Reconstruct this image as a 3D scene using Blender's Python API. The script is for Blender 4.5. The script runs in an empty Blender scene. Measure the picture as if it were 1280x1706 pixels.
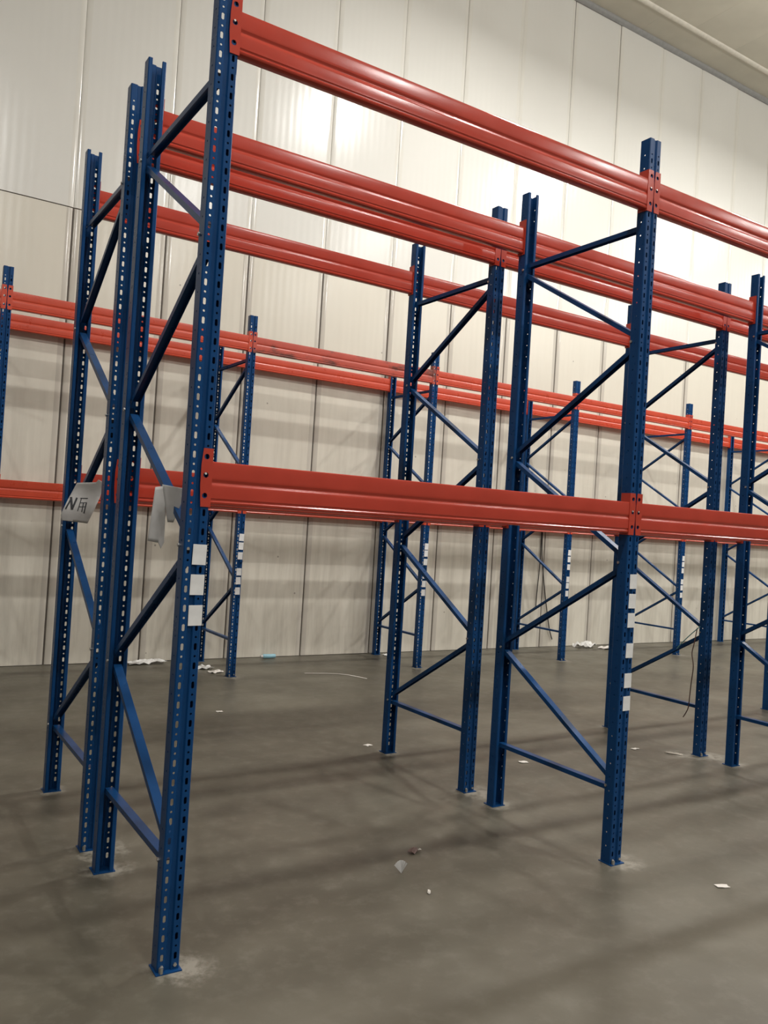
import bpy, bmesh, math, random
from mathutils import Vector, Matrix
random.seed(7)
S = bpy.context.scene
COL = S.collection

# ------------------------------------------------------------------ camera
cam_d = bpy.data.cameras.new('camera'); cam = bpy.data.objects.new('camera', cam_d); COL.objects.link(cam)
R_ = Vector((0.84287, -0.53460, 0.06137)).normalized()
F_ = Vector((0.53475, 0.84487, 0.01540)).normalized()
U_ = R_.cross(F_).normalized()
cam.matrix_world = Matrix(((R_.x, U_.x, -F_.x, -1.1146), (R_.y, U_.y, -F_.y, -3.1560), (R_.z, U_.z, -F_.z, 1.7789), (0, 0, 0, 1)))
cam_d.sensor_fit = 'VERTICAL'; cam_d.sensor_height = 36.0; cam_d.sensor_width = 27.0
cam_d.lens = 1379.5 / 1706 * 36.0
cam_d.clip_start = 0.05; cam_d.clip_end = 200
S.camera = cam

# ------------------------------------------------------------------ world, exposure, lamp settings
w = bpy.data.worlds.new('world'); S.world = w; w.use_nodes = True
w.node_tree.nodes['Background'].inputs[0].default_value = (0.5, 0.5, 0.5, 1)
w.node_tree.nodes['Background'].inputs[1].default_value = 0.02
S.view_settings.view_transform = 'Standard'; S.view_settings.look = 'None'
S.view_settings.gamma = 1; S.view_settings.use_curve_mapping = False
S.view_settings.exposure = -0.38
LAMP_POWER = ((300.0, 185.0), (150.0, 260.0), (150.0, 330.0))     # (downward, all-round) watts per lamp, by row
LAMP_COLOR = (1.0, 0.98, 0.94)
LAMP_Z = 9.45
LAMP_ROWS = (2.85, -2.3, -7.9)
LAMP_X = (tuple(0.8 + 4.9 * k for k in range(1, 5)), tuple(0.0 + 4.9 * k for k in range(-1, 5)), tuple(0.8 + 4.9 * k for k in range(-1, 5)))

# ------------------------------------------------------------------ layout (metres)
WALL_Y = 6.55; CEIL_Z = 10.40
ROOM_X0, ROOM_X1, ROOM_Y0 = -20.0, 24.0, -12.0
BAY = 2.5; DEPTH = 0.985; GAP = 0.31; POST_H = 4.005
YA = 0.0; YB = DEPTH + GAP; YC = 5.463
XC0 = 2.4605; BAYC = 2.513
LEVELS = {'lower': 1.806, 'upper': 3.600}

# ------------------------------------------------------------------ materials
def nm(name):
    m = bpy.data.materials.new(name); m.use_nodes = True
    nt = m.node_tree; b = nt.nodes['Principled BSDF']
    return m, nt, b
def setv(b, **k):
    for a, v in k.items():
        b.inputs[a.replace('_', ' ')].default_value = v
def coords(nt, scale=(1, 1, 1), kind='Object'):
    tc = nt.nodes.new('ShaderNodeTexCoord'); mp = nt.nodes.new('ShaderNodeMapping')
    mp.inputs['Scale'].default_value = scale
    nt.links.new(tc.outputs[kind], mp.inputs[0]); return mp.outputs[0]
def noise(nt, vec, scale, detail=4, rough=0.55):
    n = nt.nodes.new('ShaderNodeTexNoise'); n.inputs['Scale'].default_value = scale
    n.inputs['Detail'].default_value = detail; n.inputs['Roughness'].default_value = rough
    nt.links.new(vec, n.inputs['Vector']); return n.outputs['Fac']
def ramp(nt, fac, stops):
    r = nt.nodes.new('ShaderNodeValToRGB'); cr = r.color_ramp
    while len(cr.elements) < len(stops): cr.elements.new(0.5)
    for e, (p, c) in zip(cr.elements, stops):
        e.position = p; e.color = (c[0], c[1], c[2], 1) if hasattr(c, '__len__') else (c, c, c, 1)
    nt.links.new(fac, r.inputs[0]); return r.outputs[0]
def mixc(nt, fac, a, b, mode='MIX'):
    m = nt.nodes.new('ShaderNodeMix'); m.data_type = 'RGBA'; m.blend_type = mode
    for s, v in ((m.inputs[0], fac), (m.inputs[6], a), (m.inputs[7], b)):
        if hasattr(v, 'is_linked'): nt.links.new(v, s)
        elif isinstance(v, (int, float)): s.default_value = v
        else: s.default_value = (v[0], v[1], v[2], 1)
    return m.outputs[2]
def math_n(nt, op, a, b=None, clamp=False):
    m = nt.nodes.new('ShaderNodeMath'); m.operation = op; m.use_clamp = clamp
    for s, v in zip(m.inputs, (a, b)):
        if v is None: continue
        if hasattr(v, 'is_linked'): nt.links.new(v, s)
        else: s.default_value = v
    return m.outputs[0]
def bump(nt, b, h, strength, dist):
    n = nt.nodes.new('ShaderNodeBump'); n.inputs['Strength'].default_value = strength
    n.inputs['Distance'].default_value = dist
    nt.links.new(h, n.inputs['Height']); nt.links.new(n.outputs[0], b.inputs['Normal'])
def simple(name, col, rough=0.5, metal=0.0, spec=0.5, scale=14):
    m, nt, b = nm(name)
    v = coords(nt, kind='Object'); f = noise(nt, v, scale, 3)
    c = ramp(nt, f, [(0.3, tuple(x * 0.9 for x in col)), (0.7, tuple(min(1, x * 1.06) for x in col))])
    nt.links.new(c, b.inputs['Base Color'])
    setv(b, Roughness=rough, Metallic=metal); b.inputs['Specular IOR Level'].default_value = spec
    return m
def paint(name, col, col2, rough, chips=None, dirt=None, spec=0.5):
    m, nt, b = nm(name)
    v = coords(nt)
    c = ramp(nt, noise(nt, v, 5, 5), [(0.3, col), (0.72, col2)])
    if dirt:
        d = ramp(nt, noise(nt, coords(nt, (2.2, 6, 6)), 1.5, 6, 0.65), [(0.52, 0.0), (0.64, 1.0)])
        c = mixc(nt, math_n(nt, 'MULTIPLY', d, 0.75), c, dirt)
    if chips:
        d = ramp(nt, noise(nt, v, 60, 3, 0.6), [(0.76, 0.0), (0.80, 1.0)])
        c = mixc(nt, math_n(nt, 'MULTIPLY', d, 0.6), c, chips)
    nt.links.new(c, b.inputs['Base Color'])
    rr = ramp(nt, noise(nt, v, 9, 4), [(0.2, rough - 0.02), (0.8, rough + 0.03)])
    nt.links.new(rr, b.inputs['Roughness'])
    b.inputs['Specular IOR Level'].default_value = spec
    bump(nt, b, noise(nt, v, 110, 2), 0.12, 0.0008)
    return m
M = {}
M['blue'] = paint('blue_paint', (0.006, 0.047, 0.150), (0.008, 0.058, 0.185), 0.28, chips=(0.10, 0.13, 0.17), spec=0.16)
M['red'] = paint('red_paint', (0.43, 0.044, 0.025), (0.50, 0.053, 0.031), 0.18)
M['red_wall_row'] = paint('orange_red_paint', (0.52, 0.060, 0.028), (0.60, 0.071, 0.033), 0.28)  # brighter, more orange red used for the wall row beams
M['red_dirty'] = paint('red_paint_smudged', (0.46, 0.066, 0.040), (0.52, 0.080, 0.050), 0.36, dirt=(0.05, 0.025, 0.02))
M['steel'] = simple('zinc_steel', (0.55, 0.54, 0.52), 0.35, 0.9)
M['sticker'] = simple('white_sticker', (0.80, 0.80, 0.80), 0.5)
M['paper'] = simple('grey_white_paper', (0.52, 0.51, 0.50), 0.8)
M['ink'] = simple('black_ink', (0.03, 0.03, 0.035), 0.7)
M['plastic'] = simple('white_plastic', (0.72, 0.71, 0.68), 0.4)
M['litter'] = simple('white_litter', (0.74, 0.70, 0.65), 0.7)
M['litter_dark'] = simple('dark_wrapper', (0.16, 0.10, 0.09), 0.5)
M['aqua'] = simple('pale_blue_plastic', (0.28, 0.52, 0.62), 0.4)
M['cable'] = simple('black_cable', (0.035, 0.03, 0.03), 0.6)
M['rust_cable'] = simple('brown_cable', (0.10, 0.05, 0.04), 0.6)
M['teal'] = simple('teal_twine', (0.16, 0.40, 0.42), 0.7)
M['cement'] = simple('cement_crumbs', (0.55, 0.50, 0.43), 0.9)
M['seam'] = simple('dark_sealant', (0.10, 0.085, 0.07), 0.8)
M['trim'] = simple('grey_trim', (0.30, 0.30, 0.29), 0.5)
M['lamp_body'] = simple('lamp_housing', (0.25, 0.25, 0.26), 0.4, 0.6)

def wall_mat(name, base, grime):
    m, nt, b = nm(name)
    v = coords(nt)                                  # panel-local, metres
    g = nt.nodes.new('ShaderNodeNewGeometry')
    sep = nt.nodes.new('ShaderNodeSeparateXYZ'); nt.links.new(g.outputs['Position'], sep.inputs[0])
    wp = nt.nodes.new('ShaderNodeMapping'); nt.links.new(g.outputs['Position'], wp.inputs[0])
    c = ramp(nt, noise(nt, wp.outputs[0], 0.8, 4), [(0.3, tuple(x * 0.96 for x in base)), (0.7, base)])
    if grime:
        st = nt.nodes.new('ShaderNodeMapping'); st.inputs['Scale'].default_value = (5.0, 1, 0.45)
        nt.links.new(g.outputs['Position'], st.inputs[0])
        s = ramp(nt, noise(nt, st.outputs[0], 1.6, 6, 0.65), [(0.42, 0.0), (0.70, 1.0)])
        h = nt.nodes.new('ShaderNodeMapRange'); h.inputs[1].default_value = 0.2; h.inputs[2].default_value = 4.2
        h.inputs[3].default_value = 0.36; h.inputs[4].default_value = 0.04
        nt.links.new(sep.outputs[2], h.inputs[0])
        c = mixc(nt, math_n(nt, 'MULTIPLY', s, h.outputs[0]), c, (0.26, 0.22, 0.17))
        # small dark scuffs near pallet-corner height and scattered flecks
        vo = nt.nodes.new('ShaderNodeTexVoronoi'); vo.inputs['Scale'].default_value = 3.1
        nt.links.new(wp.outputs[0], vo.inputs['Vector'])
        k = ramp(nt, vo.outputs['Distance'], [(0.030, 1.0), (0.042, 0.0)])
        c = mixc(nt, math_n(nt, 'MULTIPLY', k, 0.55), c, (0.12, 0.10, 0.08))
    nt.links.new(c, b.inputs['Base Color'])
    rr = ramp(nt, noise(nt, wp.outputs[0], 1.7, 4), [(0.2, 0.215), (0.8, 0.24)])
    nt.links.new(rr, b.inputs['Roughness'])
    b.inputs['Specular IOR Level'].default_value = 0.5
    # fine vertical rolling lines plus slow sheet waviness
    wv = nt.nodes.new('ShaderNodeTexWave'); wv.wave_type = 'BANDS'; wv.bands_direction = 'X'
    wv.inputs['Scale'].default_value = 3.3; wv.inputs['Distortion'].default_value = 0.3
    nt.links.new(v, wv.inputs['Vector'])
    sl = nt.nodes.new('ShaderNodeMapping'); sl.inputs['Scale'].default_value = (1.6, 1, 0.35)
    nt.links.new(g.outputs['Position'], sl.inputs[0])
    hh = math_n(nt, 'ADD', math_n(nt, 'MULTIPLY', wv.outputs['Fac'], 0.10), math_n(nt, 'MULTIPLY', noise(nt, sl.outputs[0], 1.5, 2), 1.2))
    bump(nt, b, hh, 0.5, 0.008)
    return m
M['wall_low'] = wall_mat('wall_panel_lower', (0.74, 0.70, 0.605), True)
M['wall_up'] = wall_mat('wall_panel_upper', (0.76, 0.747, 0.70), False)
def edge_mat(name, base):
    m, nt, b = nm(name)
    c = ramp(nt, noise(nt, coords(nt, (4, 4, 1.2)), 2, 3), [(0.3, tuple(x * 0.93 for x in base)), (0.7, base)])
    nt.links.new(c, b.inputs['Base Color']); setv(b, Roughness=0.14); return m
M['edge_low'] = edge_mat('panel_edge_lower', (0.60, 0.56, 0.49)); M['edge_up'] = edge_mat('panel_edge_upper', (0.76, 0.74, 0.68))
M['ceil'] = simple('ceiling_panel', (0.66, 0.63, 0.53), 0.55, scale=1.1)
M['ridge'] = simple('ceiling_cover_strip', (0.80, 0.76, 0.66), 0.45)
M['wall_far'] = simple('plain_panel', (0.24, 0.23, 0.21), 0.6)

FRAMES_A = [(k * BAY, YA) for k in range(4)]
FRAMES_B = [(k * BAY, YB) for k in range(4)]
FRAMES_C = [(XC0 + k * BAYC, YC) for k in range(-2, 6)]
def floor_mat():
    m, nt, b = nm('polished_concrete')
    g = nt.nodes.new('ShaderNodeNewGeometry')
    P = g.outputs['Position']
    mp = nt.nodes.new('ShaderNodeMapping'); nt.links.new(P, mp.inputs[0]); v = mp.outputs[0]
    c = ramp(nt, noise(nt, v, 0.55, 7, 0.6), [(0.34, (0.084, 0.075, 0.055)), (0.50, (0.114, 0.103, 0.077)), (0.66, (0.150, 0.138, 0.106))])
    st = nt.nodes.new('ShaderNodeMapping'); st.inputs['Scale'].default_value = (0.35, 1.7, 1); st.inputs['Rotation'].default_value = (0, 0, 0.12)
    nt.links.new(P, st.inputs[0])
    c = mixc(nt, math_n(nt, 'MULTIPLY', ramp(nt, noise(nt, st.outputs[0], 1.2, 6, 0.62), [(0.45, 0.0), (0.72, 1.0)]), 0.30), c, (0.055, 0.049, 0.038))
    c = mixc(nt, math_n(nt, 'MULTIPLY', ramp(nt, noise(nt, v, 9, 5, 0.7), [(0.50, 0.0), (0.75, 1.0)]), 0.5), c, (0.185, 0.172, 0.140))
    # pale drilling dust left on the slab round the anchored feet
    spots = [(x + 0.05, y - 0.03, 0.17) for x, y in FRAMES_A[:3]] + [(x + 0.03, y + DEPTH, 0.15) for x, y in FRAMES_A[:3]]
    spots += [(x + 0.05, y - 0.06, 0.20) for x, y in FRAMES_B[:3]] + [(x, y + DEPTH, 0.13) for x, y in FRAMES_B[:3]]
    spots += [(x + 0.02, y - 0.05, 0.17) for x, y in FRAMES_C[1:6]] + [(4.85, 1.35, 0.22)]
    acc = None
    for x, y, r in spots:
        d = nt.nodes.new('ShaderNodeVectorMath'); d.operation = 'DISTANCE'
        nt.links.new(P, d.inputs[0]); d.inputs[1].default_value = (x, y, 0)
        q = nt.nodes.new('ShaderNodeMapRange'); q.inputs[1].default_value = r * 1.25; q.inputs[2].default_value = r * 0.25
        nt.links.new(d.outputs['Value'], q.inputs[0])
        acc = q.outputs[0] if acc is None else math_n(nt, 'MAXIMUM', acc, q.outputs[0])
    n2 = noise(nt, v, 14, 5, 0.7)
    dm = ramp(nt, math_n(nt, 'MULTIPLY', acc, math_n(nt, 'MULTIPLY', math_n(nt, 'SUBTRACT', n2, 0.26), 3.2)), [(0.30, 0.0), (0.85, 1.0)])
    c = mixc(nt, math_n(nt, 'MULTIPLY', dm, 0.75), c, (0.31, 0.285, 0.24))
    nt.links.new(c, b.inputs['Base Color'])
    rr = ramp(nt, noise(nt, v, 1.3, 6, 0.65), [(0.3, 0.30), (0.7, 0.52)])
    nt.links.new(mixc(nt, dm, rr, (0.8, 0.8, 0.8)), b.inputs['Roughness'])
    b.inputs['Specular IOR Level'].default_value = 0.4
    bump(nt, b, noise(nt, v, 26, 4), 0.10, 0.003)
    return m
M['floor'] = floor_mat()

# ------------------------------------------------------------------ helpers
class MB:
    def __init__(s): s.v = []; s.f = []
    def poly(s, pts):
        n = len(s.v); s.v += [tuple(p) for p in pts]; s.f.append(tuple(range(n, n + len(pts))))
    def box(s, a, b):
        n = len(s.v); x0, y0, z0 = a; x1, y1, z1 = b
        s.v += [(x0, y0, z0), (x1, y0, z0), (x1, y1, z0), (x0, y1, z0), (x0, y0, z1), (x1, y0, z1), (x1, y1, z1), (x0, y1, z1)]
        s.f += [tuple(n + i for i in q) for q in ((0, 3, 2, 1), (4, 5, 6, 7), (0, 1, 5, 4), (1, 2, 6, 5), (2, 3, 7, 6), (3, 0, 4, 7))]
    def sweep(s, prof, p0, p1, ax, ay, closed=True, caps=True):
        """closed profile of (a, b) pairs swept from p0 to p1 with axes ax, ay"""
        n = len(s.v); k = len(prof)
        for p in (p0, p1):
            for a, b in prof: s.v.append(tuple(Vector(p) + Vector(ax) * a + Vector(ay) * b))
        for i in range(k if closed else k - 1):
            j = (i + 1) % k; s.f.append((n + i, n + j, n + k + j, n + k + i))
        if caps and closed:
            s.f.append(tuple(n + i for i in reversed(range(k)))); s.f.append(tuple(n + k + i for i in range(k)))
    def tube(s, pts, r, seg=6):
        pts = [Vector(p) for p in pts]; rings = []
        for i, p in enumerate(pts):
            t = (pts[min(i + 1, len(pts) - 1)] - pts[max(i - 1, 0)]).normalized()
            a = t.cross(Vector((0.31, 0.77, 0.56))).normalized(); b = t.cross(a)
            rr = r[i] if hasattr(r, '__len__') else r
            n = len(s.v); rings.append(n)
            for q in range(seg):
                an = 2 * math.pi * q / seg; s.v.append(tuple(p + a * math.cos(an) * rr + b * math.sin(an) * rr))
        for n0, n1 in zip(rings, rings[1:]):
            for q in range(seg):
                q2 = (q + 1) % seg; s.f.append((n0 + q, n0 + q2, n1 + q2, n1 + q))
        s.f.append(tuple(rings[0] + q for q in reversed(range(seg)))); s.f.append(tuple(rings[-1] + q for q in range(seg)))
    def mesh(s, name, mat, smooth=None, merge=False, fix=True):
        me = bpy.data.meshes.new(name); me.from_pydata(s.v, [], s.f); me.materials.append(M[mat])
        bm = bmesh.new(); bm.from_mesh(me)
        if merge: bmesh.ops.remove_doubles(bm, verts=bm.verts, dist=1e-5)
        if fix: bmesh.ops.recalc_face_normals(bm, faces=bm.faces)
        bm.to_mesh(me); bm.free()
        if smooth:
            me.polygons.foreach_set('use_smooth', [True] * len(me.polygons)); me.set_sharp_from_angle(angle=math.radians(smooth))
        me.update(); return me
def link(name, data, parent=None, loc=(0, 0, 0), rot=(0, 0, 0)):
    o = bpy.data.objects.new(name, data); COL.objects.link(o)
    o.location = loc; o.rotation_euler = rot
    if parent: o.parent = parent
    return o
def tag(o, label, cat, group=None):
    o['label'] = label; o['category'] = cat
    if group: o['group'] = group
    return o
def struct(o, label=None):
    o['kind'] = 'structure'
    if label: o['label'] = label
    return o
def solidify(me, t, offset=-1.0):
    o = bpy.data.objects.new('tmp', me); COL.objects.link(o)
    md = o.modifiers.new('s', 'SOLIDIFY'); md.thickness = t; md.offset = offset; md.use_even_offset = True
    dg = bpy.context.evaluated_depsgraph_get()
    out = bpy.data.meshes.new_from_object(o.evaluated_get(dg)); out.name = me.name
    bpy.data.objects.remove(o); return out

# ------------------------------------------------------------------ the room
mb = MB(); mb.box((ROOM_X0, ROOM_Y0, -0.2), (ROOM_X1, WALL_Y + 0.12, 0.0))
struct(link('floor', mb.mesh('floor', 'floor')), 'worn grey brown polished concrete floor')
mb = MB(); mb.box((ROOM_X0, WALL_Y + 0.012, 0.0), (ROOM_X1, WALL_Y + 0.12, CEIL_Z + 0.1))
wall = struct(link('wall_back', mb.mesh('wall_core', 'seam')), 'cream insulated panel wall with dark vertical seams')
PW = 1.0545; SEAM0 = 0.70
SEAM_Z = 5.09
def panel_mesh(name, mat, h, w_, e):
    """sheet with softly rolled edges so the joints are recessed and catch the lamps"""
    m_ = MB(); r = 0.060; d = 0.011
    prof = [(e, 0.030), (e, d)] + [(e + r * (1 - math.cos(t)), d - d * math.sin(t)) for t in [0.25 + 1.3208 * i / 8 for i in range(9)]] + [(e + r + 0.004, 0.0)]
    prof = prof + [(w_ - a, b) for a, b in reversed(prof)]
    m_.sweep([(a, b) for a, b in prof], (0, 0, 0.006), (0, 0, h - 0.006), (1, 0, 0), (0, 1, 0))
    me = m_.mesh(name, mat, smooth=50)
    me.materials.append(M['edge_up' if mat == 'wall_up' else 'edge_low'])
    for p in me.polygons:
        xs = [me.vertices[i].co.x for i in p.vertices]
        if max(xs) - min(xs) < 0.05 and len(p.vertices) == 4: p.material_index = 1
    return me
lo = panel_mesh('lower_panel', 'wall_low', SEAM_Z, PW, 0.0085); up = panel_mesh('upper_panel', 'wall_up', CEIL_Z - SEAM_Z, PW, 0.0010)
k0 = int(math.floor((ROOM_X0 - SEAM0) / PW)) + 1
k = k0
while SEAM0 + (k + 1) * PW < ROOM_X1:
    x = SEAM0 + k * PW
    for me, z in ((lo, 0.0), (up, SEAM_Z)):
        link('wall_panel', me, wall, (x, WALL_Y, z), (random.uniform(-.0012, .0012), 0, random.uniform(-.0016, .0016)))
    k += 1
mb = MB(); mb.box((ROOM_X0 - 0.12, ROOM_Y0, 0), (ROOM_X0, WALL_Y + 0.12, CEIL_Z)); struct(link('wall_left', mb.mesh('wall_left', 'wall_far')))
mb = MB(); mb.box((ROOM_X1, ROOM_Y0, 0), (ROOM_X1 + 0.12, WALL_Y + 0.12, CEIL_Z)); struct(link('wall_right', mb.mesh('wall_right', 'wall_far')))
mb = MB(); mb.box((ROOM_X0, ROOM_Y0 - 0.12, 0), (ROOM_X1, ROOM_Y0, CEIL_Z)); struct(link('wall_front', mb.mesh('wall_front', 'wall_far')))
mb = MB(); mb.box((ROOM_X0, ROOM_Y0, CEIL_Z + 0.012), (ROOM_X1, WALL_Y + 0.12, CEIL_Z + 0.15))
ceil = struct(link('ceiling', mb.mesh('ceiling_core', 'seam')), 'dull cream panel ceiling')
def ceil_panel(w_, l_):
    m_ = MB(); m_.box((0.001, 0, 0), (w_ - 0.001, l_, 0.014)); return m_.mesh('ceiling_panel', 'ceil')
RID = 5.965
cp1 = ceil_panel(PW, RID - ROOM_Y0); cp2 = ceil_panel(PW * 4, WALL_Y - RID)
k = k0
while SEAM0 + (k + 1) * PW < ROOM_X1:
    link('ceiling_panel', cp1, ceil, (10.20 - 9 * PW - SEAM0 + SEAM0 + k * PW, ROOM_Y0, CEIL_Z)); k += 1
for k in range(12):
    if ROOM_X0 + k * PW * 4 + PW * 4 < ROOM_X1 + 1: link('ceiling_panel', cp2, ceil, (ROOM_X0 + k * PW * 4, RID, CEIL_Z))
mb = MB(); mb.sweep([(0.048 * math.cos(t), -0.038 * math.sin(t)) for t in [math.pi * i / 8 for i in range(9)]], (ROOM_X0, RID, CEIL_Z), (ROOM_X1, RID, CEIL_Z), (0, 1, 0), (0, 0, 1))
struct(link('trim_1', mb.mesh('ceiling_ridge', 'ridge', smooth=40)), 'rounded cover strip along the ceiling joint')
mb = MB(); mb.sweep([(0, 0), (0, -0.075), (-0.010, -0.075), (-0.045, -0.045), (-0.06, -0.01), (-0.06, 0)], (ROOM_X0, WALL_Y, CEIL_Z), (ROOM_X1, WALL_Y, CEIL_Z), (0, 1, 0), (0, 0, 1))
struct(link('trim_2', mb.mesh('corner_trim', 'trim', smooth=30)), 'grey corner angle between wall and ceiling')

# ------------------------------------------------------------------ ceiling lamps
def make_lamp_meshes():
    a = MB(); seg = 20
    prof = [(0.05, 0.30), (0.11, 0.28), (0.13, 0.10), (0.22, 0.02), (0.22, 0.0), (0.205, 0.0), (0.20, 0.02), (0.02, 0.03)]
    for (r0, z0), (r1, z1) in zip(prof, prof[1:]):
        for i in range(seg):
            t0, t1 = 2 * math.pi * i / seg, 2 * math.pi * (i + 1) / seg
            a.poly([(r0 * math.cos(t0), r0 * math.sin(t0), z0), (r0 * math.cos(t1), r0 * math.sin(t1), z0), (r1 * math.cos(t1), r1 * math.sin(t1), z1), (r1 * math.cos(t0), r1 * math.sin(t0), z1)])
    body = a.mesh('lamp_housing', 'lamp_body', smooth=40, merge=True)
    b = MB(); b.tube([(0, 0, 0.28), (0, 0, CEIL_Z - LAMP_Z - 0.01)], 0.012, 8); stem = b.mesh('lamp_stem', 'lamp_body')
    c = MB(); c.tube([(0, 0, 0.02), (0, 0, -0.05), (0, 0, -0.10), (0, 0, -0.15), (0, 0, -0.20), (0, 0, -0.235), (0, 0, -0.25)], [0.03, 0.045, 0.08, 0.10, 0.09, 0.055, 0.01], 14)
    em, nt, bs = nm('lamp_lens'); bs.inputs['Emission Color'].default_value = (*LAMP_COLOR, 1); bs.inputs['Emission Strength'].default_value = 30
    M['lens'] = em
    lens = c.mesh('lamp_bulb', 'lens', smooth=60)
    return body, stem, lens
lb, ls, ll = make_lamp_meshes()
for ri, y in enumerate(LAMP_ROWS):
    ld = bpy.data.lights.new('high_bay_light', 'POINT'); ld.shadow_soft_size = 0.15; ld.energy = LAMP_POWER[ri][1]; ld.color = LAMP_COLOR
    la = bpy.data.lights.new('high_bay_reflector_light', 'AREA'); la.shape = 'DISK'; la.size = 0.40; la.energy = LAMP_POWER[ri][0]; la.color = LAMP_COLOR
    for x in LAMP_X[ri]:
        L = tag(link('high_bay_lamp', None, None, (x, y, LAMP_Z)), ('round high bay lamp hung over the aisle beside the wall rack', 'round high bay lamp hung over the open floor before the racks', 'round high bay lamp hung at the far side of the hall')[ri], 'lamp', 'ceiling lamps')
        link('housing', lb, L); link('stem', ls, L); link('bulb', ll, L)
        link('light', ld, L, (0, 0, -0.17)); link('reflector_light', la, L, (0, 0, -0.26))

# ------------------------------------------------------------------ upright post (one mesh, shared)
PWD, PDP = 0.045, 0.035
def post_mesh():
    # outline of the rolled section, open to +Y; (x, y), tag tells which strip carries holes
    c = 0.004
    half = [(0.005, -0.0265), (0.0075, -0.0265), (0.0125, -PDP), (PWD - c, -PDP), (PWD, -PDP + c), (PWD, PDP - c), (PWD - c, PDP), (0.026, PDP), (0.0245, PDP - 0.0015), (0.0245, PDP - 0.012)]
    pts = [(-x, y) for x, y in reversed(half)] + half
    nseg = len(pts) - 1
    rows = [0.0, 0.0350]
    cell = 0.0375
    n = 105
    for i in range(n): rows.append(0.0350 + cell * (i + 1))
    rows.append(POST_H)
    m_ = MB()
    for s in range(nseg):
        a, b = pts[s], pts[s + 1]
        wid = math.hypot(b[0] - a[0], b[1] - a[1])
        front = abs(a[1] + PDP) < 1e-6 and abs(b[1] + PDP) < 1e-6 and wid > 0.02
        side = abs(abs(a[0]) - PWD) < 1e-6 and abs(abs(b[0]) - PWD) < 1e-6
        P = lambda u, z: (a[0] + (b[0] - a[0]) * u, a[1] + (b[1] - a[1]) * u, z)
        for r in range(len(rows) - 1):
            z0, z1 = rows[r], rows[r + 1]
            hole = None
            if 1 <= r <= n - 1:
                if front: hole = (0.0059, 0.0135) if r % 2 else (0.0044, 0.0044)
                elif side and r % 2 == 0: hole = (0.0042, 0.0042)
            if not hole:
                m_.poly([P(0, z0), P(1, z0), P(1, z1), P(0, z1)]); continue
            hw, hh = hole; uc = 0.5; zc = (z0 + z1) / 2
            hu = hw / wid; k_ = 0.586 * min(hw, hh); ku = k_ / wid
            o = [P(uc - hu + ku, zc - hh), P(uc + hu - ku, zc - hh), P(uc + hu, zc - hh + k_), P(uc + hu, zc + hh - k_), P(uc + hu - ku, zc + hh), P(uc - hu + ku, zc + hh), P(uc - hu, zc + hh - k_), P(uc - hu, zc - hh + k_)]
            A, B, Cc, D = P(0, z0), P(1, z0), P(1, z1), P(0, z1)
            m_.poly([A, B, o[1], o[0]]); m_.poly([B, o[2], o[1]]); m_.poly([B, Cc, o[3], o[2]]); m_.poly([Cc, o[4], o[3]])
            m_.poly([Cc, D, o[5], o[4]]); m_.poly([D, o[6], o[5]]); m_.poly([D, A, o[7], o[6]]); m_.poly([A, o[0], o[7]])
    me = m_.mesh('post', 'blue', merge=True, fix=False)
    return solidify(me, 0.0022)
POST = post_mesh()
mb = MB(); mb.box((-0.052, -0.052, 0.0), (0.052, 0.040, 0.005)); FOOT = mb.mesh('foot_plate', 'blue')
def hexbolt(r, h, name, axis='z'):
    m_ = MB(); ring = [(r * math.cos(math.pi * i / 3), r * math.sin(math.pi * i / 3)) for i in range(6)]
    ax = {'z': ((0, 0, h), (1, 0, 0), (0, 1, 0)), 'x': ((-h, 0, 0), (0, 1, 0), (0, 0, 1)), 'y': ((0, -h, 0), (1, 0, 0), (0, 0, 1))}[axis]
    m_.sweep(ring, (0, 0, 0), ax[0], ax[1], ax[2]); return m_.mesh(name, 'steel')
ANCHOR = hexbolt(0.009, 0.022, 'anchor_bolt'); PBOLT = hexbolt(0.008, 0.007, 'brace_bolt', 'x'); FBOLT = hexbolt(0.0075, 0.006, 'foot_bolt', 'y')

# bracing channel: web across X, flanges hanging inside the frame plane
def brace_mesh(dy, dz, name):
    ln = math.hypot(dy, dz); t = 0.0025; hw = 0.020; fh = 0.026
    prof = [(-hw, 0), (hw, 0), (hw, -fh), (hw - t, -fh), (hw - t, -t), (-hw + t, -t), (-hw + t, -fh), (-hw, -fh)]
    m_ = MB(); up_ = Vector((0, -dz, dy)).normalized()
    if up_.z < 0: up_ = -up_
    m_.sweep(prof, Vector((0, 0, 0)) + up_ * fh / 2, Vector((0, dy, dz)) + up_ * fh / 2, (1, 0, 0), up_)
    return m_.mesh(name, 'blue')
INS = 0.022
SPAN = DEPTH - 2 * INS
NODE0, NDZ = 0.420, 0.6152
RISE = NDZ - 0.066
BR_H = brace_mesh(SPAN, 0, 'horizontal_brace')
BR_UP = brace_mesh(SPAN, RISE, 'diagonal_brace'); BR_DN = brace_mesh(SPAN, -RISE, 'diagonal_brace_falling')

def sticker_mesh(w_, h_):
    m_ = MB(); m_.box((-w_ / 2, -0.0012, -h_ / 2), (w_ / 2, 0, h_ / 2)); return m_.mesh('sticker', 'sticker')
STK = sticker_mesh(0.056, 0.080)

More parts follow.
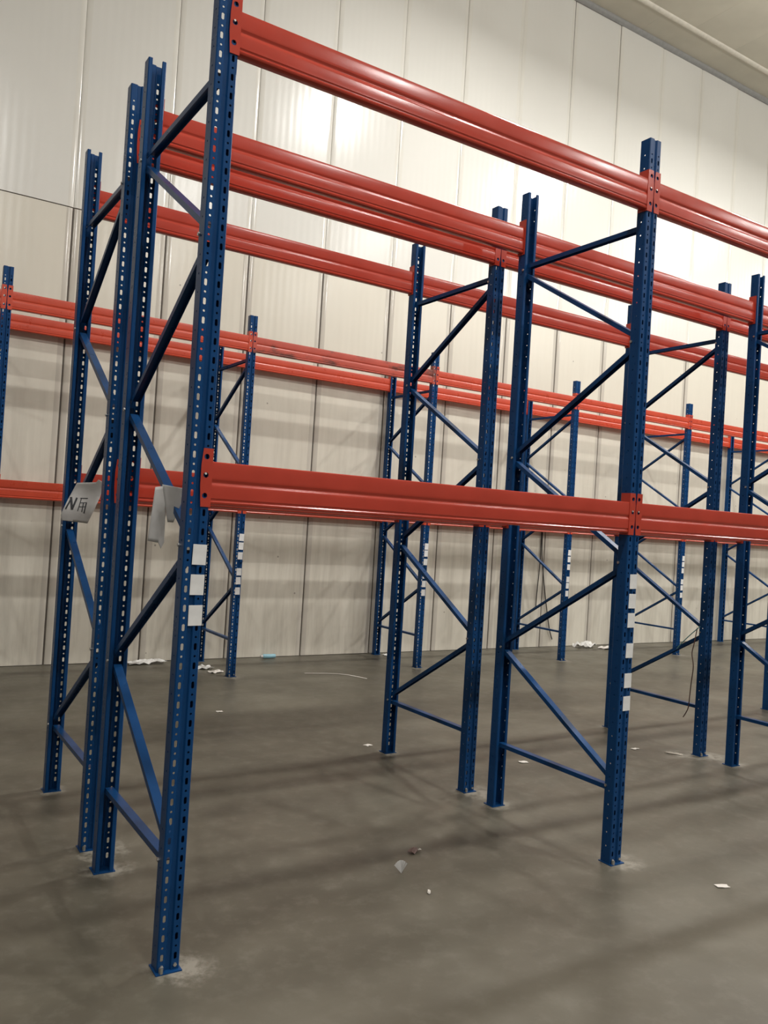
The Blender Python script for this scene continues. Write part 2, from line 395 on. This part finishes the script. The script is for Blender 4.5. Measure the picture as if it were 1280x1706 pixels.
def frame(x, y, first_low_at_front, label, group, stickers=(), bolts=True):
    fr = tag(link('upright_frame', None, None, (x, y, 0)), label, 'rack frame', group)
    for side in (0, 1):
        p = link('post', POST, fr, (0, DEPTH * side, 0.004), (0, 0, math.pi * side))
        link('foot_plate', FOOT, p, (0, 0, -0.004))
        link('anchor_bolt', ANCHOR, p, (-0.03, -0.0445, 0.0008))
        for sx in (-0.0265, 0.0265): link('foot_bolt', FBOLT, p, (sx, -PDP, 0.020))
        if side == 0:
            for zc, sx, rz in stickers: link('sticker', STK, p, (sx, -PDP, zc), (0, rz, 0))
    for z in (NODE0 - 0.02, NODE0 + 5 * NDZ + 0.03): link('horizontal_brace', BR_H, fr, (0, INS, z))
    for k in range(5):
        rising = (k % 2 == 0) == first_low_at_front
        z = NODE0 + k * NDZ + 0.036
        link('diagonal_brace', BR_UP if rising else BR_DN, fr, (0, INS, z if rising else z + RISE))
    if bolts:
        for k in range(6):
            at_front = (k % 2 == 0) == first_low_at_front
            link('brace_bolt', PBOLT, fr, (-PWD, 0.022 if at_front else DEPTH - 0.022, NODE0 + k * NDZ))
    return fr

SIX = [1.546, 1.438, 1.332, 1.165, 1.000, 0.874]
frame(0, YA, True, 'tall blue rack frame with three white stickers and paper hung on its brace', 'frames of the row farthest from the wall',
      [(1.614, 0.0195, 0.02), (1.496, 0.0175, 0.01), (1.376, 0.0180, -0.01)])
frame(BAY, YA, True, 'blue rack frame with a column of six large white stickers, on dusty floor patch', 'frames of the row farthest from the wall',
      [(z, 0.0165, random.uniform(-.03, .03)) for z in SIX])
frame(2 * BAY, YA, True, 'third blue frame of the row farthest from the panel wall', 'frames of the row farthest from the wall')
frame(3 * BAY, YA, True, 'fourth blue frame of the row farthest from the panel wall', 'frames of the row farthest from the wall')
frame(0, YB, False, 'blue end frame of the middle row, crumpled paper marked N hanging on it', 'frames of the middle row')
frame(BAY, YB, False, 'blue frame of the middle row, back to back with the six sticker frame', 'frames of the middle row')
frame(2 * BAY, YB, False, 'blue frame of the middle row with a dark wire dangling from its brace', 'frames of the middle row')
frame(3 * BAY, YB, False, 'fourth blue frame of the middle row, counted from its free end', 'frames of the middle row')
SIXC = [1.535, 1.438, 1.330, 1.160, 1.060, 0.950]
C_LAB = {-2: 'blue wall row frame two bays before the smudged beam, no stickers seen',
         -1: 'blue wall row frame one bay before the smudged top beam',
         0: 'blue wall row frame with six stickers where the smudged top beam begins',
         1: 'blue wall row frame with six stickers where the smudged top beam ends',
         2: 'blue wall row frame with six stickers beside two thin cables on the wall',
         3: 'blue wall row frame with six stickers, second past the smudged top beam',
         4: 'blue wall row frame, third past the smudged top beam',
         5: 'blue wall row frame, fourth past the smudged top beam'}
for k in range(-2, 6):
    st = [(z + random.uniform(-.006, .006), 0.016 - 0.002 * i, random.uniform(-.04, .04)) for i, z in enumerate(SIXC)] if 0 <= k <= 3 else ()
    frame(XC0 + k * BAYC, YC, False, C_LAB[k], 'frames of the row along the wall', st, bolts=False)

# ------------------------------------------------------------------ beams
CH = 0.230
def arc(y0, bul, z0, z1, n=6):
    return [(y0 - bul * math.sin(math.pi * i / n), z0 + (z1 - z0) * i / n) for i in range(n + 1)]
def beam_mesh(L, mat, name):
    f = -0.036
    fr = [(f + 0.008, 0.010), (f + 0.003, 0.012), (f + 0.0005, 0.016), (f, 0.022), (f + 0.0035, 0.027), (f + 0.0035, 0.031), (f, 0.036)]
    fr += arc(f, 0.0006, 0.039, 0.088) + [(f + 0.0030, 0.093), (f + 0.0048, 0.097), (f + 0.0048, 0.102), (f + 0.0005, 0.109)]
    fr += arc(f, 0.0006, 0.111, 0.170) + [(f + 0.001, 0.177), (f + 0.004, 0.180), (f + 0.008, 0.179), (f + 0.010, 0.174)]
    prof = fr + [(-0.022 - y_, z_) for y_, z_ in reversed(fr)]
    m_ = MB(); m_.sweep(prof, (PWD + 0.0045, 0, 0), (L - PWD - 0.0045, 0, 0), (0, 1, 0), (0, 0, 1))
    return m_.mesh(name, mat, smooth=32)
def conn_mesh(right, mat, L):
    """angle connector: hooked leg on the post face with three holes, welded leg along its side"""
    m_ = MB(); t = 0.0035; y = -PDP - 0.0006
    x0, x1 = 0.003, PWD + 0.0042
    zb = [0.0, 0.084, 0.162, CH]; zc = [0.044, 0.125, 0.197]; hr = 0.0104; hx = 0.0235
    ch = 0.006
    for i in range(3):
        z0, z1 = zb[i], zb[i + 1]; k_ = hr * 0.414
        o = [(hx - k_, zc[i] - hr), (hx + k_, zc[i] - hr), (hx + hr, zc[i] - k_), (hx + hr, zc[i] + k_), (hx + k_, zc[i] + hr), (hx - k_, zc[i] + hr), (hx - hr, zc[i] + k_), (hx - hr, zc[i] - k_)]
        xa = x0
        A, B, Cc, D = (xa, z0), (x1, z0), (x1, z1), (xa, z1)
        for q in ([A, B, o[1], o[0]], [B, o[2], o[1]], [B, Cc, o[3], o[2]], [Cc, o[4], o[3]], [Cc, D, o[5], o[4]], [D, o[6], o[5]], [D, A, o[7], o[6]], [A, o[0], o[7]]):
            m_.poly([(a, y - t, b) for a, b in q])
    me = m_.mesh('c', mat, merge=True, fix=False)
    # chamfer the free corners
    for v in me.vertices:
        if abs(v.co.x - x0) < 1e-6 and (v.co.z < 1e-6 or v.co.z > CH - 1e-6): v.co.x += ch
    me = solidify(me, t)
    bm = bmesh.new(); bm.from_mesh(me)
    leg = MB(); leg.box((PWD + 0.0007, y - 0.0002, 0), (PWD + 0.0042, 0.026, CH))
    l2 = bpy.data.meshes.new('l'); l2.from_pydata(leg.v, [], leg.f); bm.from_mesh(l2)
    if right:
        for v in bm.verts: v.co.x = L - v.co.x
        bmesh.ops.reverse_faces(bm, faces=bm.faces)
    bm.to_mesh(me); bm.free(); me.name = 'connector'
    return me
mbp = MB(); mbp.tube([(0, 0.004, 0), (0, -0.004, 0.0015)], 0.0050, 6); PIN = mbp.mesh('safety_pin', 'steel')
SETS = {}
def beam_set(L, mat):
    key = (L, mat)
    if key not in SETS: SETS[key] = (beam_mesh(L, mat, 'beam'), conn_mesh(False, mat, L), conn_mesh(True, mat, L))
    return SETS[key]
def beam(x, y, z, L, rear, label, group, mat='red', pins=True):
    b_, cl, cr = beam_set(L, mat)
    t = tag(link('rack_crossbar', None, None, (x + (L if rear else 0), y, z), (0, 0, math.pi if rear else 0)), label, 'rack beam', group)
    link('beam_body', b_, t)
    for me, px in ((cl, 0.0235), (cr, L - 0.0235)):
        c_ = link('connector', me, t)
        if pins: link('safety_pin', PIN, c_, (px - 0.002, -PDP - 0.0035, 0.129))
    return t
BAYN = ['end', 'second', 'third']
for row, y0, rowlab in (('A', YA, 'row farthest from wall'), ('B', YB, 'middle row')):
    for i in range(3):
        for lev, z in LEVELS.items():
            for rear in (False, True):
                if row == 'A': sd = 'beam facing the middle row' if rear else 'beam facing the open floor'
                else: sd = 'beam facing the wall row' if rear else 'beam facing its back to back row'
                beam(i * BAY, y0 + (DEPTH if rear else 0), z, BAY, rear, f'{lev} glossy red {sd}, {BAYN[i]} bay of the {rowlab}', f'{lev} beams of the {rowlab}')
def cbay(k):
    if k == 0: return 'smudged bay'
    n = {1: 'first', 2: 'second', 3: 'third', 4: 'fourth', 5: 'fifth'}[abs(k)]
    return f'{n} bay {"past" if k > 0 else "before"} the smudged bay'
for k in range(-2, 5):
    for lev, z in LEVELS.items():
        for rear in (False, True):
            dirty = (k == 0 and lev == 'upper' and not rear)
            lab = 'upper red wall row beam smudged with black grime, facing the aisle' if dirty else \
                f'{lev} red wall row beam facing the {"wall" if rear else "aisle"}, {cbay(k)}'
            beam(XC0 + k * BAYC, YC + (DEPTH if rear else 0), z, BAYC, rear, lab, f'{lev} beams of the row along the wall', 'red_dirty' if dirty else 'red_wall_row', pins=False)

# ------------------------------------------------------------------ hanging papers
def sheet(outline, right, origin, fold, th=0.0012, nsub=0):
    """outline of (u, v) in the sheet plane; fold(u, v) gives the out-of-plane curl"""
    m_ = MB(); r = Vector(right); n = Vector((right[1], -right[0], 0))
    if n.y > 0: n = -n
    bm = bmesh.new(); vs = [bm.verts.new((u, v, 0)) for u, v in outline]; bm.faces.new(vs)
    bmesh.ops.triangulate(bm, faces=bm.faces)
    for _ in range(3): bmesh.ops.subdivide_edges(bm, edges=bm.edges, cuts=1, use_grid_fill=True)
    me = bpy.data.meshes.new('sheet'); bm.to_mesh(me); bm.free()
    for v in me.vertices:
        u, w_ = v.co.x, v.co.y
        v.co = Vector(origin) + r * u + Vector((0, 0, w_)) + n * fold(u, w_)
    me.materials.append(M['paper']); me.polygons.foreach_set('use_smooth', [True] * len(me.polygons)); me.update()
    return solidify(me, th, 0.0), r, n
# first paper: on the falling brace of the middle row's end frame
O1 = Vector((0.0, 1.735, 1.915)); R1 = (0.975, -0.222, 0)
f1 = lambda u, v: 0.050 + 0.012 * math.sin(18 * u + 3 * v) + 0.010 * math.sin(30 * v)
loc1 = (0, 0, 0)
me, r1, n1 = sheet([(-0.082, -0.006), (0.020, 0.004), (0.032, 0.020), (0.064, 0.002), (0.045, -0.085), (-0.011, -0.232), (-0.085, -0.226), (-0.150, -0.222), (-0.155, -0.19), (-0.124, -0.105)], R1, loc1, f1)
pp = tag(link('paper_sheet', me, None, O1), 'crumpled grey paper marked N in black, on the middle row end frame', 'paper', 'papers hung on the end frames')
m_ = MB()
def stroke(pts, wd):
    for (u0, v0), (u1, v1) in zip(pts, pts[1:]):
        d = Vector((u1 - u0, v1 - v0)); ln = d.length; d /= ln; s_ = Vector((-d.y, d.x)) * wd / 2
        for i in range(4):
            a = Vector((u0, v0)) + d * ln * i / 4; b = Vector((u0, v0)) + d * ln * (i + 1) / 4
            q = []
            for pnt in (a + s_, a - s_, b - s_, b + s_):
                q.append(r1 * pnt.x + Vector((0, 0, pnt.y)) + n1 * (f1(pnt.x, pnt.y) + 0.0022))
            m_.poly(q)
stroke([(-0.132, -0.158), (-0.104, -0.092)], 0.008); stroke([(-0.108, -0.088), (-0.098, -0.158)], 0.013); stroke([(-0.098, -0.158), (-0.076, -0.090)], 0.010)
stroke([(-0.058, -0.092), (-0.018, -0.090)], 0.005); stroke([(-0.052, -0.092), (-0.068, -0.165)], 0.004); stroke([(-0.056, -0.118), (-0.022, -0.114)], 0.004)
stroke([(-0.040, -0.118), (-0.046, -0.168)], 0.005); stroke([(-0.024, -0.114), (-0.034, -0.176)], 0.006); stroke([(-0.060, -0.140), (-0.026, -0.138)], 0.004)
me2 = m_.mesh('lettering', 'ink', fix=False); lt = link('lettering', me2, pp); lt['label'] = 'black handwritten letter N and a second character'
# second paper: folded over the brace of the end frame nearest the open floor
O2 = Vector((0.0, 0.262, 1.885)); R2 = (0.95, -0.31, 0)
f2 = lambda u, v: 0.072 + 0.010 * math.sin(45 * u + 4 * v)
t2 = tag(link('paper_sheet', None, None, O2), 'folded grey paper hanging over the brace of the three sticker frame', 'paper', 'papers hung on the end frames')
me, _, _ = sheet([(-0.050, 0.004), (0.045, -0.008), (0.042, -0.035), (0.004, -0.150), (-0.020, -0.150)], R2, loc1, f2)
link('front_leaf', me, t2)
f3 = lambda u, v: 0.030 + 0.008 * math.sin(38 * u + 6 * v)
me, _, _ = sheet([(-0.078, -0.008), (-0.040, 0.0), (-0.030, -0.12), (-0.028, -0.235), (-0.040, -0.262), (-0.052, -0.238), (-0.095, -0.232)], R2, loc1, f3)
link('back_leaf', me, t2)

# ------------------------------------------------------------------ wires and twine
def wire(name, pts, r, mat, label, cat, group=None):
    # smooth polyline through pts
    P = [Vector(p) for p in pts]; out = []
    for i in range(len(P) - 1):
        p0, p1, p2, p3 = P[max(i - 1, 0)], P[i], P[i + 1], P[min(i + 2, len(P) - 1)]
        for s in range(5):
            t = s / 5; out.append(0.5 * ((2 * p1) + (p2 - p0) * t + (2 * p0 - 5 * p1 + 4 * p2 - p3) * t * t + (3 * p1 - p0 - 3 * p2 + p3) * t ** 3))
    out.append(P[-1]); m_ = MB(); o0 = out[0]
    m_.tube([p - o0 for p in out], r, 6)
    return tag(link(name, m_.mesh(name, mat, smooth=60), None, o0), label, cat, group)
wire('cable', [(4.925, 1.325, 1.07), (4.92, 1.345, 0.93), (4.92, 1.36, 0.85), (4.92, 1.34, 0.74), (4.92, 1.352, 0.60), (4.92, 1.36, 0.48), (4.92, 1.37, 0.38), (4.915, 1.41, 0.30)], 0.0045, 'rust_cable', 'thin dark wire dangling from a middle row frame brace', 'wire')
wire('twine', [(4.925, 1.30, 1.085), (4.92, 1.38, 1.01), (4.92, 1.46, 0.93), (4.925, 1.52, 0.865)], 0.004, 'teal', 'teal twine strung between two braces of a middle row frame', 'twine')
wire('cable', [(7.97, 6.525, 1.83), (7.975, 6.53, 1.3), (7.95, 6.53, 0.9), (7.94, 6.53, 0.62)], 0.008, 'cable', 'shorter of two thin cables hanging against the wall under the beam', 'cable', 'cables on the wall')
wire('cable', [(7.99, 6.525, 1.83), (8.01, 6.53, 1.45), (8.10, 6.53, 0.95), (8.19, 6.53, 0.55), (8.26, 6.525, 0.27), (8.33, 6.53, 0.12)], 0.008, 'cable', 'longer slanting cable hanging against the wall under the beam', 'cable', 'cables on the wall')

# ------------------------------------------------------------------ litter on the floor
def crumple(name, loc, sx, sy, h, mat, label, rz=0.0, n=7, seed=0, cat='litter', group='litter on the floor', edge=0.25):
    rnd = random.Random(seed); m_ = MB(); idx = {}
    for i in range(n + 1):
        for j in range(n + 1):
            u, v = i / n - 0.5, j / n - 0.5
            e = 1 - edge * rnd.random() if (i in (0, n) or j in (0, n)) else 1
            z = 0.003 + h * rnd.random() * (1 - 1.6 * max(abs(u), abs(v)) ** 2)
            idx[i, j] = len(m_.v); m_.v.append((u * sx * e + rnd.uniform(-.2, .2) * sx / n, v * sy * e + rnd.uniform(-.2, .2) * sy / n, max(z, 0.003)))
    for i in range(n):
        for j in range(n): m_.f.append((idx[i, j], idx[i + 1, j], idx[i + 1, j + 1], idx[i, j + 1]))
    me = solidify(m_.mesh(name, mat, fix=False), 0.0015)
    return tag(link(name, me, None, loc, (0, 0, rz)), label, cat, group)
G = 'scraps on the open floor'
crumple('paper_scrap', (2.807, -0.482, 0), 0.072, 0.040, 0.006, 'litter', 'small white oblong paper scrap on bare floor past the six sticker frame', -0.45, 3, 1, 'scrap', G, 0.1)
crumple('wrapper', (1.559, 0.548, 0), 0.085, 0.05, 0.025, 'litter_dark', 'tiny crumpled dark wrapper with white glints on the end bay floor', 0.2, 4, 2, 'scrap', G)
crumple('paper_scrap', (1.585, 0.535, 0.012), 0.022, 0.016, 0.010, 'litter', 'tiny white fleck lying on the crumpled dark wrapper', 0.2, 3, 12, 'scrap', G)
crumple('paper_scrap', (1.341, 0.101, 0), 0.035, 0.018, 0.014, 'litter', 'tiny curled white sliver on the floor of the end bay', 0.9, 3, 3, 'scrap', G)
crumple('paper_scrap', (2.448, 2.501, 0), 0.06, 0.05, 0.008, 'litter', 'small pale scrap on aisle floor behind the middle row', 0.3, 3, 4, 'scrap', G)
crumple('paper_scrap', (4.59, 1.629, 0), 0.08, 0.045, 0.006, 'litter', 'white paper scrap on the floor between second and third frames of middle row', 0.1, 3, 5, 'scrap', G)
crumple('paper_scrap', (3.363, 1.672, 0), 0.075, 0.05, 0.008, 'litter', 'white paper scrap on middle row floor in the second bay', -0.3, 3, 6, 'scrap', G)
crumple('paper_scrap', (1.743, 3.926, 0), 0.06, 0.04, 0.008, 'litter', 'pale scrap alone on the aisle floor before the wall row', 0, 3, 7, 'scrap', G)
crumple('plastic_sheet', (1.80, 6.40, 0), 0.48, 0.16, 0.06, 'plastic', 'crumpled white plastic film at the foot of the wall', 0.1, 8, 8, 'litter', 'litter along the wall')
crumple('paper_scrap', (2.32, 5.98, 0), 0.26, 0.16, 0.05, 'plastic', 'crumpled white plastic beside the first six sticker frame of the wall row', -0.2, 6, 9, 'litter', 'litter along the wall')
crumple('paper_scrap', (2.39, 5.72, 0), 0.20, 0.12, 0.03, 'litter', 'flattened white paper inside the wall row near crumpled plastic', 0.4, 6, 10, 'litter', 'litter along the wall')
crumple('plastic_sheet', (8.90, 6.36, 0), 0.42, 0.20, 0.13, 'plastic', 'heap of white plastic film against the wall behind the wall row', 0.0, 7, 11, 'litter', 'litter along the wall')
crumple('paper_sheet', (9.28, 6.22, 0), 0.42, 0.22, 0.04, 'litter', 'flat white sheet on the floor next to the plastic heap', 0.1, 6, 13, 'litter', 'litter along the wall')
crumple('plastic_sheet', (5.12, 6.32, 0), 0.20, 0.12, 0.03, 'plastic', 'white plastic crumbs by the wall behind where the smudged beam ends', 0.1, 6, 14, 'litter', 'litter along the wall')
crumple('cement_crumb', (4.80, 1.40, 0), 0.16, 0.05, 0.010, 'cement', 'pale strip of cement crumbs before the middle row third frame', -0.9, 6, 15, 'litter', G)
# fan-shaped shuttlecock-like tuft standing on the floor
m_ = MB()
for i in range(7):
    a = -0.75 + 0.22 * i; w2 = 0.006
    tip = Vector((0.050 * math.sin(a), 0.012 * math.cos(3 * a), 0.062 * math.cos(a * 0.9)))
    s_ = Vector((math.cos(a), 0.2, -math.sin(a))) * w2
    m_.poly([(0.002, 0, 0.0), tuple(tip - s_), tuple(tip + s_)])
tf = solidify(m_.mesh('tuft', 'paper', fix=False), 0.001); tag(link('feather_tuft', tf, None, (1.34, 0.349, 0.0005), (0, 0, -0.4)), 'small grey feathery fan tuft standing on the end bay floor', 'litter', G)
# pale blue roll by the wall
t = tag(link('plastic_roll', None, None, (3.37, 6.44, 0)), 'pale blue rolled plastic sleeve lying at the foot of the wall', 'litter', 'litter along the wall')
m_ = MB(); m_.tube([(-0.085, 0, 0.030), (-0.07, 0, 0.031), (0.0, 0, 0.029), (0.085, 0.004, 0.030)], [0.024, 0.029, 0.028, 0.026], 12); link('sleeve', m_.mesh('sleeve', 'aqua', smooth=50), t)
m_ = MB(); m_.tube([(-0.115, 0, 0.030), (-0.086, 0, 0.030)], [0.016, 0.023], 10); link('cap', m_.mesh('cap', 'plastic', smooth=50), t)
# strip of packing strap
m_ = MB(); pts = [(3.36, 5.42), (3.50, 5.375), (3.62, 5.345), (3.74, 5.29), (3.82, 5.20), (3.88, 5.06), (3.92, 4.95)]
b0 = pts[0]
for (xa, ya), (xb, yb) in zip(pts, pts[1:]):
    d = Vector((xb - xa, yb - ya)).normalized(); s_ = Vector((-d.y, d.x)) * 0.012
    m_.poly([(xa - b0[0] - s_.x, ya - b0[1] - s_.y, 0.004), (xb - b0[0] - s_.x, yb - b0[1] - s_.y, 0.004), (xb - b0[0] + s_.x, yb - b0[1] + s_.y, 0.004), (xa - b0[0] + s_.x, ya - b0[1] + s_.y, 0.004)])
tag(link('packing_strap', solidify(m_.mesh('packing_strap', 'litter', merge=True, fix=False), 0.002), None, (b0[0], b0[1], 0)), 'pale curved packing strap lying on the aisle floor', 'strap', 'litter along the wall')
